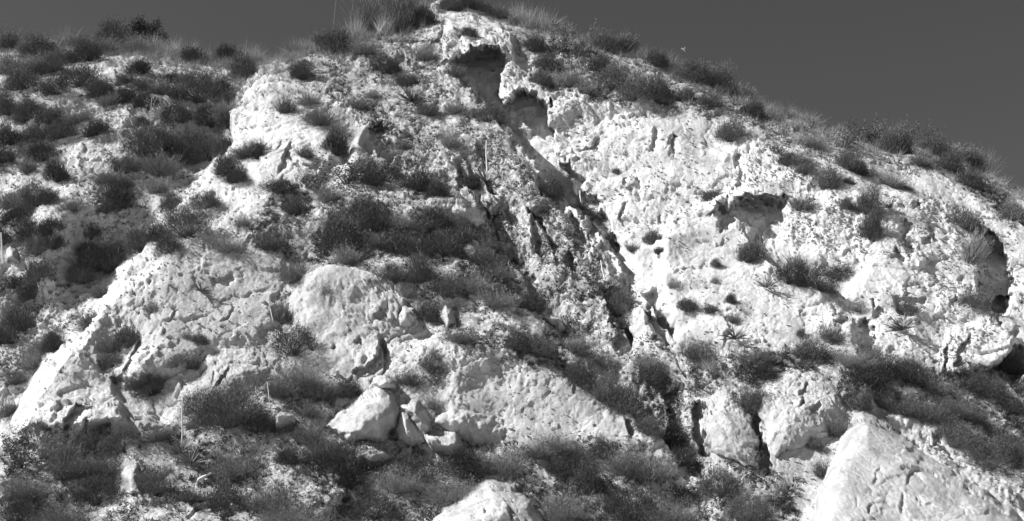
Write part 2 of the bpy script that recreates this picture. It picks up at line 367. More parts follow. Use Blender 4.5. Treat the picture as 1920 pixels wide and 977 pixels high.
# ------------------------------------------------------------------ materials (all grey: a black and white photograph's place)
def mat_new(name):
    m = bpy.data.materials.new(name); m.use_nodes = True; n = m.node_tree.nodes; l = m.node_tree.links
    b = n["Principled BSDF"]; b.inputs["Roughness"].default_value = 0.95; b.inputs["Specular IOR Level"].default_value = 0.1
    return m, n, l, b
def rock_material(name, lo, hi, soil):
    m, n, l, b = mat_new(name)
    geo = n.new("ShaderNodeNewGeometry")
    def noise(scale, det, rough=.6):
        t = n.new("ShaderNodeTexNoise"); t.inputs["Scale"].default_value = scale; t.inputs["Detail"].default_value = det; t.inputs["Roughness"].default_value = rough
        l.new(geo.outputs["Position"], t.inputs["Vector"]); return t
    def ramp(src, stops):
        r = n.new("ShaderNodeValToRGB"); l.new(src, r.inputs[0])
        e = r.color_ramp.elements
        while len(e) < len(stops): e.new(.5)
        for k, (p, v) in enumerate(stops): e[k].position = p; e[k].color = (v, v, v, 1)
        return r
    big = ramp(noise(0.9, 6, .65).outputs[0], [(.34, lo), (.60, hi)])
    grit = ramp(noise(26, 6, .7).outputs[0], [(.32, .62), (.46, .96), (.7, 1.05)])
    mul = n.new("ShaderNodeMix"); mul.data_type = 'RGBA'; mul.blend_type = 'MULTIPLY'; mul.inputs[0].default_value = 1
    l.new(big.outputs[0], mul.inputs[6]); l.new(grit.outputs[0], mul.inputs[7])
    mp = n.new("ShaderNodeMapping"); mp.inputs["Scale"].default_value = (1, 1, .22); l.new(geo.outputs["Position"], mp.inputs[0])
    sn = n.new("ShaderNodeTexNoise"); sn.inputs["Scale"].default_value = 3.2; sn.inputs["Detail"].default_value = 5; l.new(mp.outputs[0], sn.inputs["Vector"])
    st = ramp(sn.outputs[0], [(.36, .74), (.50, 1.0)])
    m2 = n.new("ShaderNodeMix"); m2.data_type = 'RGBA'; m2.blend_type = 'MULTIPLY'; m2.inputs[0].default_value = 1
    l.new(mul.outputs[2], m2.inputs[6]); l.new(st.outputs[0], m2.inputs[7]); mul = m2
    og = n.new("ShaderNodeAttribute"); og.attribute_name = "face_shade"
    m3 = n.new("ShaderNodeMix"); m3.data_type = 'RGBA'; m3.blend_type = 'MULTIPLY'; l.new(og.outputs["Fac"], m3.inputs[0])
    l.new(mul.outputs[2], m3.inputs[6]); m3.inputs[7].default_value = (.80, .80, .80, 1); mul = m3  # dimmer light on the front faces, multiplied into the rock colour
    at = n.new("ShaderNodeAttribute"); at.attribute_name = "soil"
    patch = ramp(noise(5.5, 6, .7).outputs[0], [(.40, 0), (.56, 1)])
    mm = n.new("ShaderNodeMath"); mm.operation = 'MULTIPLY'; l.new(at.outputs["Fac"], mm.inputs[0]); l.new(patch.outputs[0], mm.inputs[1])
    mx = n.new("ShaderNodeMix"); mx.data_type = 'RGBA'; l.new(mm.outputs[0], mx.inputs[0]); l.new(mul.outputs[2], mx.inputs[6]); mx.inputs[7].default_value = (soil, soil, soil, 1)
    l.new(mx.outputs[2], b.inputs["Base Color"])
    add = n.new("ShaderNodeMath"); add.operation = 'ADD'
    n1, n2 = noise(30, 5, .65), noise(95, 3, .6)
    l.new(n1.outputs[0], add.inputs[0]); l.new(n2.outputs[0], add.inputs[1])
    bp = n.new("ShaderNodeBump"); bp.inputs["Strength"].default_value = .55; bp.inputs["Distance"].default_value = .035
    l.new(add.outputs[0], bp.inputs["Height"]); l.new(bp.outputs[0], b.inputs["Normal"])
    return m
def plant_material(name, v, spread=.35, tip=1.5):
    m, n, l, b = mat_new(name)
    oi = n.new("ShaderNodeObjectInfo"); geo = n.new("ShaderNodeNewGeometry")
    a = n.new("ShaderNodeMapRange"); l.new(geo.outputs["Random Per Island"], a.inputs[0]); a.inputs[3].default_value = 1 - spread; a.inputs[4].default_value = tip
    o = n.new("ShaderNodeMapRange"); l.new(oi.outputs["Random"], o.inputs[0]); o.inputs[3].default_value = .65 * v; o.inputs[4].default_value = 1.4 * v
    mu = n.new("ShaderNodeMath"); mu.operation = 'MULTIPLY'; l.new(a.outputs[0], mu.inputs[0]); l.new(o.outputs[0], mu.inputs[1])
    l.new(mu.outputs[0], b.inputs["Base Color"]); b.inputs["Roughness"].default_value = .7
    return m
M_ROCK = rock_material("chalky_rock", .50, .68, .20)
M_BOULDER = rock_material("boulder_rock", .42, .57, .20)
M_DARK = plant_material("dark_foliage", .086)
M_WISP = plant_material("grey_foliage", .18)
M_LEAF = plant_material("broad_foliage", .10, .5, 1.8)
M_GRASS = plant_material("dry_grass_blades", .30)
M_TREE = plant_material("tree_leaf", .04)
M_STEM = plant_material("woody_stem", .16)
M_PALE = plant_material("dead_pale_stalk", .62, .1, 1.1)
M_YUC = plant_material("yucca_leaf", .13, .5, 1.9)
M_STONE = plant_material("loose_stone", .44, .25, 1.2)
M_LITTER = plant_material("leaf_litter", .06, .5, 2.0)

# ------------------------------------------------------------------ hillside
xs = np.concatenate([np.linspace(-2400, -420, 34)[:-1], np.linspace(-420, -24, 34)[:-1], np.arange(-24, 1944, 1.7), np.linspace(1946, 2340, 34), np.linspace(2340, 4200, 34)[1:]])
u = np.concatenate([np.linspace(0, 1, 560), ])
NX = len(xs)
sy = skyline(xs) + 1.5 * fbm(xs, xs * 0, xs * 0, 1 / 14, 3, 3)
low = np.concatenate([np.linspace(1480, 1010, 40)[:-1]])
PYm = np.concatenate([np.repeat(low[:, None], NX, 1), 1010 + (sy[None, :] - 1010) * u[:, None]], 0)
PXm = np.repeat(xs[None, :], PYm.shape[0], 0)
P, D = survey(PXm, PYm)
P = P + displace(P, PXm, PYm)[..., None] * DN
top = P[-1]
back = []
acc = top.copy()
for k in range(26):
    st = 0.12 * 1.28 ** k
    acc = acc + np.array([0, st, 0.16 * st * (1 - k / 9)])
    q = acc.copy(); q[:, 2] += 0.10 * fbm(q[:, 0], q[:, 1], q[:, 2], 1.1, 3, 90)
    back.append(q)
BK = np.stack(back)
ALL = np.concatenate([P, BK], 0)
NR = ALL.shape[0]
idx = np.arange(NR * NX).reshape(NR, NX)
F = np.stack([idx[:-1, :-1], idx[:-1, 1:], idx[1:, 1:], idx[1:, :-1]], -1).reshape(-1, 4)
hme = mesh_from("hillside", ALL, F)
# where leaf litter and soil lie on the rock (a property of the ground, by place)
LITTER = [([(0, 60), (520, 100), (440, 300), (230, 500), (90, 700), (-200, 800), (-300, 60)], .32),
          ([(540, 90), (820, 20), (850, 130), (960, 240), (1000, 330), (1130, 480), (1200, 640), (1290, 740), (1270, 830), (1150, 720), (1000, 560), (880, 400), (740, 320), (660, 200), (560, 170)], .75),
          ([(960, 60), (1400, 170), (1660, 270), (1900, 360), (1900, 420), (1780, 340), (1560, 300), (1380, 230), (1180, 200), (1000, 170)], .85),
          ([(480, 350), (900, 360), (1080, 620), (1080, 700), (820, 640), (740, 540), (560, 500), (470, 430)], .8),
          ([(1240, 640), (1600, 660), (1920, 700), (1920, 900), (1700, 780), (1500, 720), (1300, 760)], .8),
          ([(0, 790), (300, 800), (640, 700), (960, 830), (1300, 830), (1500, 900), (1500, 1100), (0, 1100)], .55)]
def litter(px, py):
    r = np.full(px.shape, .06)
    for poly, v in LITTER: r = np.maximum(r, v * sstep(-25, 25, inside(px, py, poly)))
    return r
LIT = litter(PXm, PYm)
soil = np.concatenate([LIT, np.full(BK.shape[:2], .6)], 0)
a_ = hme.attributes.new("soil", 'FLOAT', 'POINT'); a_.data.foreach_set("value", soil.ravel().astype(np.float32))
GREYP = [[(240, 560), (300, 470), (430, 400), (540, 440), (760, 500), (800, 640), (1060, 690), (1180, 780), (1250, 870), (900, 860), (640, 760), (260, 740)]]  # front faces painted greyer, standing in for the sun's low angle on them
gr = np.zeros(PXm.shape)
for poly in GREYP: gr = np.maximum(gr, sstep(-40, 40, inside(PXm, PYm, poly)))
a_ = hme.attributes.new("face_shade", 'FLOAT', 'POINT'); a_.data.foreach_set("value", np.concatenate([gr, np.zeros(BK.shape[:2])], 0).ravel().astype(np.float32))
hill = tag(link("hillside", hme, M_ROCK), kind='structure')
g = 2600.0
gx = np.concatenate([-np.geomspace(g, 8, 16), np.geomspace(8, g, 16)])
gme = mesh_from("ground", [(x, y, -0.02 * math.sin(x) * math.cos(y * .7) - .1) for y in gx for x in gx], [(j * 32 + i, j * 32 + i + 1, j * 32 + 33 + i, j * 32 + 32 + i) for j in range(31) for i in range(31)])
tag(link("ground", gme, M_ROCK), kind='structure')

# ------------------------------------------------------------------ finding places on the hill
FR0 = len(low)
def spot(px, py):
    """point of the built hillside seen at photo pixel (px, py)"""
    i = int(np.clip(np.searchsorted(xs, px), 1, NX - 1))
    col = PYm[FR0:, i]
    j = int(np.clip(np.searchsorted(-col, -py), 0, len(col) - 1)) + FR0
    return ALL[j, i], j, i
def mpp(p): return float(np.linalg.norm(p - EYE)) / FPX        # metres per photo pixel at that range

# ------------------------------------------------------------------ rocks standing out of the slope
def rock(name, label, poly, h, k=30, tilt=(0, 0), facets=5, seed=0, cat="rock", rough=.32, dive=14, group=None, mat=None):
    rng = np.random.default_rng(seed + 100)
    X0, X1 = min(p[0] for p in poly) - dive, max(p[0] for p in poly) + dive
    Y0, Y1 = min(p[1] for p in poly) - dive, max(p[1] for p in poly) + dive
    st = 1.6 if (X1 - X0) < 260 else 2.0
    gx, gy = np.meshgrid(np.arange(X0, X1 + st, st), np.arange(Y0, Y1 + st, st))
    z0 = gx * 0 + seed * 3.3
    jx = gx + 4 * fbm(gx, gy, z0, 1 / 26, 3, 7); jy = gy + 4 * fbm(gx, gy, z0 + 5, 1 / 26, 3, 8)
    d = inside(jx, jy, poly)
    cx, cy = np.mean([p[0] for p in poly]), np.mean([p[1] for p in poly])
    wx, wy = (X1 - X0) / 2, (Y1 - Y0) / 2
    ex, ey = (gx - cx) / wx, (gy - cy) / wy
    base = h * (1 - np.exp(-np.clip(d, 0, None) / k))
    pl = np.full(gx.shape, 9.0)
    for q in range(facets):
        a = rng.uniform(0, 2 * math.pi); s = rng.uniform(.5, 1.25)
        pl = np.minimum(pl, h * (1.02 - s * (ex * math.cos(a) + ey * math.sin(a)) * .9))
    prof = np.minimum(base, pl) if facets else base
    prof = prof + tilt[0] * ex + tilt[1] * ey
    off = .05 + (.16 * h if cat == 'boulder' else 0)
    prof = np.where(d >= 0, np.maximum(prof, -.05) + off, off + d * (.10 if cat == 'boulder' else .06))
    Pt, Dr = survey(gx, gy)
    Pt = Pt - Dr * prof[..., None]
    Pt = Pt + displace(Pt, gx, gy, np.full(gx.shape, rough), .7 if cat == "boulder" or seed in (1, 2) else 1.0)[..., None] * DN
    keep = d > -dive
    ids = np.full(gx.shape, -1); ids[keep] = np.arange(keep.sum())
    q = np.stack([ids[:-1, :-1], ids[1:, :-1], ids[1:, 1:], ids[:-1, 1:]], -1).reshape(-1, 4)
    q = q[(q >= 0).all(1)]
    V = Pt[keep]
    # close it behind: every rim edge runs back to a point inside the hill
    e = np.concatenate([q[:, [0, 1]], q[:, [1, 2]], q[:, [2, 3]], q[:, [3, 0]]])
    key = np.sort(e, 1); _, inv, cnt = np.unique(key, axis=0, return_inverse=True, return_counts=True)
    rim = e[cnt[inv.ravel()] == 1]
    c = V.mean(0) + np.array([0, max(.5, h * .8), -.2])
    V = np.vstack([V, c]); ci = len(V) - 1
    tri = np.concatenate([q[:, [0, 1, 2]], q[:, [0, 2, 3]], np.stack([rim[:, 1], rim[:, 0], np.full(len(rim), ci)], 1)])
    me = mesh_from(name, V, tri)
    a = me.attributes.new("soil", 'FLOAT', 'POINT'); a.data.foreach_set("value", np.full(len(V), .12, np.float32))
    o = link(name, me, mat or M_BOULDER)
    return tag(o, label, cat, group)

rock("rock_outcrop", "tall pale pointed rock prow in the bottom right corner", [(1490, 1060), (1527, 985), (1533, 930), (1556, 870), (1575, 820), (1598, 782), (1618, 765), (1640, 770), (1668, 792), (1698, 816), (1735, 850), (1792, 886), (1850, 920), (1905, 965), (1990, 1060)], 1.2, 15, (-.2, .35), 0, 1, "rock outcrop", .14)
rock("rock_outcrop", "pale rough-topped outcrop cut off by the bottom edge beside dark shrubs", [(740, 1060), (808, 980), (832, 955), (870, 926), (905, 893), (930, 889), (962, 906), (998, 935), (1012, 962), (1070, 1060)], 1.3, 30, (-.15, .5), 4, 2, "rock outcrop", .5)
rock("rock_outcrop", "big rounded cracked outcrop in the middle of the lower slope", [(532, 610), (545, 552), (570, 516), (600, 501), (650, 508), (700, 522), (745, 548), (768, 578), (782, 602), (740, 622), (722, 645), (715, 680), (690, 708), (640, 704), (600, 692), (568, 650)], .4, 60, (.02, -.05), 5, 3, "rock outcrop", .5)
rock("rock_outcrop", "long pale ledge of cracked rock above the big dark shrub", [(292, 765), (304, 714), (335, 697), (368, 691), (386, 664), (420, 650), (450, 646), (490, 655), (506, 690), (450, 745), (390, 790), (325, 800)], .55, 36, (-.05, -.05), 3, 4, "rock outcrop", .35)
rock("rock_outcrop", "low pale rock shoulder left of the long cracked ledge", [(203, 785), (218, 752), (250, 745), (286, 756), (305, 795), (250, 818), (213, 818)], .35, 24, (0, -.05), 3, 5, "rock outcrop", .35)
rock("rock_outcrop", "broad bright lobe of rock left of the pointed prow", [(1408, 752), (1440, 716), (1480, 696), (1530, 695), (1570, 720), (1590, 756), (1580, 800), (1540, 818), (1500, 848), (1455, 855), (1432, 800)], .6, 46, (-.1, .05), 4, 6, "rock outcrop", .28)
rock("rock_outcrop", "bright rock lobe between the two dark slots", [(1318, 745), (1350, 725), (1378, 735), (1405, 770), (1425, 830), (1425, 880), (1380, 870), (1330, 850), (1322, 800)], .5, 34, (-.05, .05), 4, 7, "rock outcrop", .4)
rock("boulder", "large pale boulder with rough face leaning above dark shrubs", [(610, 795), (640, 765), (682, 739), (716, 727), (738, 744), (749, 770), (744, 800), (722, 828), (650, 822)], .95, 20, (-.1, .15), 6, 8, "boulder")
rock("boulder", "small capping boulder resting on top of the large pale boulder", [(702, 722), (712, 708), (728, 708), (746, 722), (742, 734), (718, 733)], .9, 8, (-.1, 0), 4, 9, "boulder", dive=6)
rock("boulder", "smooth tilted slab boulder right of the large pale boulder", [(753, 766), (768, 758), (782, 758), (794, 770), (808, 798), (810, 812), (798, 820), (782, 798), (762, 778)], .85, 9, (-.2, -.05), 3, 10, "boulder", .15, 7)
rock("boulder", "dark-sided wedge boulder under the tilted slab", [(744, 800), (752, 778), (765, 782), (785, 805), (798, 832), (770, 840), (748, 825)], .45, 12, (-.25, 0), 4, 11, "boulder", dive=8)
rock("boulder", "detached blocky boulder with flat bright face and dark right side", [(797, 820), (806, 812), (832, 814), (856, 810), (866, 822), (872, 848), (858, 853), (838, 848), (806, 838)], .85, 9, (-.12, .05), 4, 12, "boulder", .2, 7)
rock("boulder", "long bright boulder behind the detached block", [(808, 802), (820, 780), (848, 769), (880, 773), (920, 785), (948, 804), (944, 832), (900, 838), (855, 815)], .35, 18, (-.1, -.1), 5, 13, "boulder")
rock("boulder", "small pale boulder among shrubs by two thin stalks", [(512, 784), (526, 771), (546, 777), (549, 794), (518, 798)], .5, 9, (0, 0), 4, 14, "boulder", dive=7)
rock("boulder", "grey slab-shaped boulder half buried in shrubs", [(664, 836), (680, 825), (710, 826), (728, 842), (740, 858), (700, 870), (672, 858)], .5, 12, (-.1, 0), 4, 15, "boulder", dive=8)
rock("boulder", "upright knobbly boulder beside dark shrub in lower left corner", [(228, 890), (238, 877), (258, 875), (266, 895), (262, 925), (236, 925)], .5, 10, (-.1, 0), 4, 16, "boulder", .5, 8)
rock("boulder", "blocky boulder on the left of the shaded alcove", [(650, 312), (660, 268), (672, 240), (690, 229), (692, 250), (686, 272), (698, 300), (690, 320), (666, 322)], .6, 10, (-.15, 0), 4, 17, "boulder", .35, 8)
rock("boulder", "jagged pale boulder below the yucca with the white stalk", [(846, 396), (858, 378), (888, 380), (910, 398), (914, 418), (890, 424), (862, 412)], .5, 10, (-.1, 0), 5, 18, "boulder", .4, 8)
rock("boulder", "squarish boulder beside the dark cleft", [(868, 470), (876, 452), (896, 456), (906, 472), (902, 486), (878, 484)], .45, 8, (-.1, 0), 4, 19, "boulder", .3, 7)
rock("boulder", "small rounded white boulder by the pale post at far left", [(12, 486), (16, 468), (24, 462), (33, 470), (35, 492)], .5, 7, (-.1, 0), 3, 20, "boulder", .2, 6)
rock("boulder", "grey pointed boulder among shrubs above the grey ledge", [(822, 590), (835, 570), (848, 578), (850, 600), (838, 606)], .4, 7, (-.05, 0), 4, 21, "boulder", .3, 7)
rock("boulder", "rounded boulder tucked against the right end of the cracked outcrop", [(745, 590), (756, 572), (772, 576), (780, 594), (770, 606), (752, 606)], .5, 8, (-.05, .02), 3, 22, "boulder", .4, 7)
rock("boulder", "narrow pale boulder standing in the gully under long shrubs", [(1020, 590), (1036, 584), (1054, 598), (1062, 614), (1048, 612), (1030, 602)], .35, 7, (-.1, 0), 3, 23, "boulder", .25, 7)

# ------------------------------------------------------------------ plant prototypes (unit size: 1 wide, 1 high, base at the origin)
def blades(base, direc, length, width, rng, segs=1, droop=0.0):
    """n tapering blades; returns vertices and triangles"""
    n = len(base); direc = direc / np.linalg.norm(direc, axis=1, keepdims=True)
    side = np.cross(direc, rng.normal(size=(n, 3))); side /= np.linalg.norm(side, axis=1, keepdims=True) + 1e-9
    rows = []
    p = base.copy(); d = direc.copy(); st = (length / segs)[:, None]
    for s in range(segs + 1):
        wv = (width * (1 - s / (segs + .0)) if s < segs else width * 0)[:, None]
        if s == segs: rows.append(p[:, None, :])
        else: rows.append(np.stack([p - side * wv * .5, p + side * wv * .5], 1))
        d = d + np.array([0, 0, -droop]) * (s + 1) / segs; d /= np.linalg.norm(d, axis=1, keepdims=True)
        p = p + d * st
    V = np.concatenate(rows, 1); k = V.shape[1]; T = []
    for s in range(segs - 1): T += [(2 * s, 2 * s + 1, 2 * s + 3), (2 * s, 2 * s + 3, 2 * s + 2)]
    T.append((2 * segs - 2, 2 * segs - 1, 2 * segs))
    T = np.array(T)
    return V.reshape(-1, 3), (np.arange(n)[:, None, None] * k + T[None]).reshape(-1, 3)
def join(parts):
    V, F, o = [], [], 0
    for v, f in parts: V.append(v); F.append(f + o); o += len(v)
    return np.concatenate(V), np.concatenate(F)
def sphere_dirs(n, rng, up=0.0):
    d = rng.normal(size=(n, 3)); d /= np.linalg.norm(d, axis=1, keepdims=True); d[:, 2] = np.abs(d[:, 2]) + up
    return d / np.linalg.norm(d, axis=1, keepdims=True)
def dense_foliage(seed, size):
    """size = real width in metres, so that the twigs keep their own size on small and large shrubs"""
    rng = np.random.default_rng(seed)
    nc = int(26 + 60 * size); k = int(52 + 20 * size)
    cd_ = sphere_dirs(nc, rng, .10); cr = rng.uniform(.45, 1.0, nc) ** .6
    lobes = sphere_dirs(5, rng, 0); bulge = 1 + .30 * np.max(cd_ @ lobes.T, 1) ** 4 - .20
    c = cd_ * (cr * bulge)[:, None] * np.array([.47, .47, .86])
    n = nc * k; g = .10 / (.6 + .6 * size)
    b = np.repeat(c, k, 0) + rng.normal(size=(n, 3)) * np.array([g, g, g * 1.3])
    b[:, 2] = np.abs(b[:, 2])
    d = b / (np.linalg.norm(b, axis=1, keepdims=True) + 1e-6) * .9 + np.array([0, 0, .75]) + .42 * rng.normal(size=(n, 3))
    a = blades(b, d, rng.uniform(.05, .11, n) / size, rng.uniform(.007, .013, n) / size, rng)
    m = int(260 * size ** .5)
    dd = sphere_dirs(m, rng, .40)
    s = blades(rng.normal(size=(m, 3)) * .05 * np.array([1, 1, 0]), dd * np.array([1, 1, 1.3]), rng.uniform(.6, 1.12, m) * .74, np.full(m, .008 / size), rng, 2, .05)
    return join([a, s])
def wispy_foliage(seed, size):
    rng = np.random.default_rng(seed)
    m = int(330 * (.5 + size))
    dd = sphere_dirs(m, rng, .34); ln = rng.uniform(.45, 1.0, m) * (.55 + .42 * dd[:, 2])
    root = rng.normal(size=(m, 3)) * np.array([.11, .11, 0])
    s = blades(root, dd, ln, np.full(m, .008 / size), rng, 3, .03)
    k = int(9 + 5 * size); n = m * k
    t = rng.uniform(.3, 1.0, (m, k)); b = (root[:, None] + dd[:, None] * (ln[:, None] * t)[..., None]).reshape(-1, 3) + rng.normal(size=(n, 3)) * .02
    d = np.repeat(dd, k, 0) * .8 + np.array([0, 0, .45]) + .35 * rng.normal(size=(n, 3))
    b[:, 2] = np.abs(b[:, 2])
    a = blades(b, d, rng.uniform(.04, .10, n) / size, rng.uniform(.006, .012, n) / size, rng)
    return join([a, s])
def grass_foliage(seed):
    rng = np.random.default_rng(seed)
    m = 420
    dd = sphere_dirs(m, rng, .9); dd[:, 0] += .12
    root = rng.normal(size=(m, 3)) * np.array([.16, .12, 0])
    return blades(root, dd, rng.uniform(.45, 1.15, m), rng.uniform(.008, .016, m), rng, 4, .16)
def leafy_foliage(seed):
    rng = np.random.default_rng(seed)
    m = 26; dd = sphere_dirs(m, rng, .7); ln = rng.uniform(.6, 1.1, m)
    root = rng.normal(size=(m, 3)) * np.array([.14, .12, 0])
    s = blades(root, dd, ln, np.full(m, .014), rng, 3)
    k = 42; n = m * k
    t = rng.uniform(.25, 1.02, (m, k)); b = (root[:, None] + dd[:, None] * (ln[:, None] * t)[..., None]).reshape(-1, 3) + rng.normal(size=(n, 3)) * .035
    d = np.repeat(dd, k, 0) * .5 + .9 * rng.normal(size=(n, 3))
    b[:, 2] = np.abs(b[:, 2])
    a = blades(b, d, rng.uniform(.045, .085, n), rng.uniform(.025, .045, n), rng, 2)
    return join([a, s])
def stem_mesh(seed, n=9):
    """a woody base: branches rising from one root, one connected mesh"""
    rng = np.random.default_rng(seed); V = [(0, 0, -.12)]; F = []
    for _ in range(n):
        d = sphere_dirs(1, rng, .6)[0]; p = np.array([0, 0, -.02]); r = .022; prev = None
        for s in range(3):
            ring = [len(V) + q for q in range(3)]
            for q in range(3):
                a = 2.094 * q; V.append(tuple(p + r * np.array([math.cos(a), math.sin(a), 0])))
            if prev is None:
                for q in range(3): F.append((0, ring[q], ring[(q + 1) % 3]))
            else:
                for q in range(3): F += [(prev[q], prev[(q + 1) % 3], ring[(q + 1) % 3]), (prev[q], ring[(q + 1) % 3], ring[q])]
            prev = ring; p = p + (d + rng.normal(size=3) * .2) * .26; r *= .55
    return np.array(V), np.array(F)
PROTO = {}
for kind, fn, mat, nv in (('d', dense_foliage, M_DARK, 4), ('w', wispy_foliage, M_WISP, 4), ('g', grass_foliage, M_GRASS, 4), ('L', leafy_foliage, M_LEAF, 4)):
    for c, size in enumerate((.6, .95, 1.5)):
        if kind in 'gL' and c: break
        PROTO[kind, c] = []
        for v in range(nv):
            seed = v * 17 + c * 301 + ord(kind)
            me = mesh_from("foliage", *(fn(seed, size) if kind in 'dw' else fn(seed)), smooth=False); me.materials.append(mat)
            PROTO[kind, c].append(me)
STEMS = []
for v in range(3):
    me = mesh_from("stem", *stem_mesh(40 + v)); me.materials.append(M_STEM); STEMS.append(me)

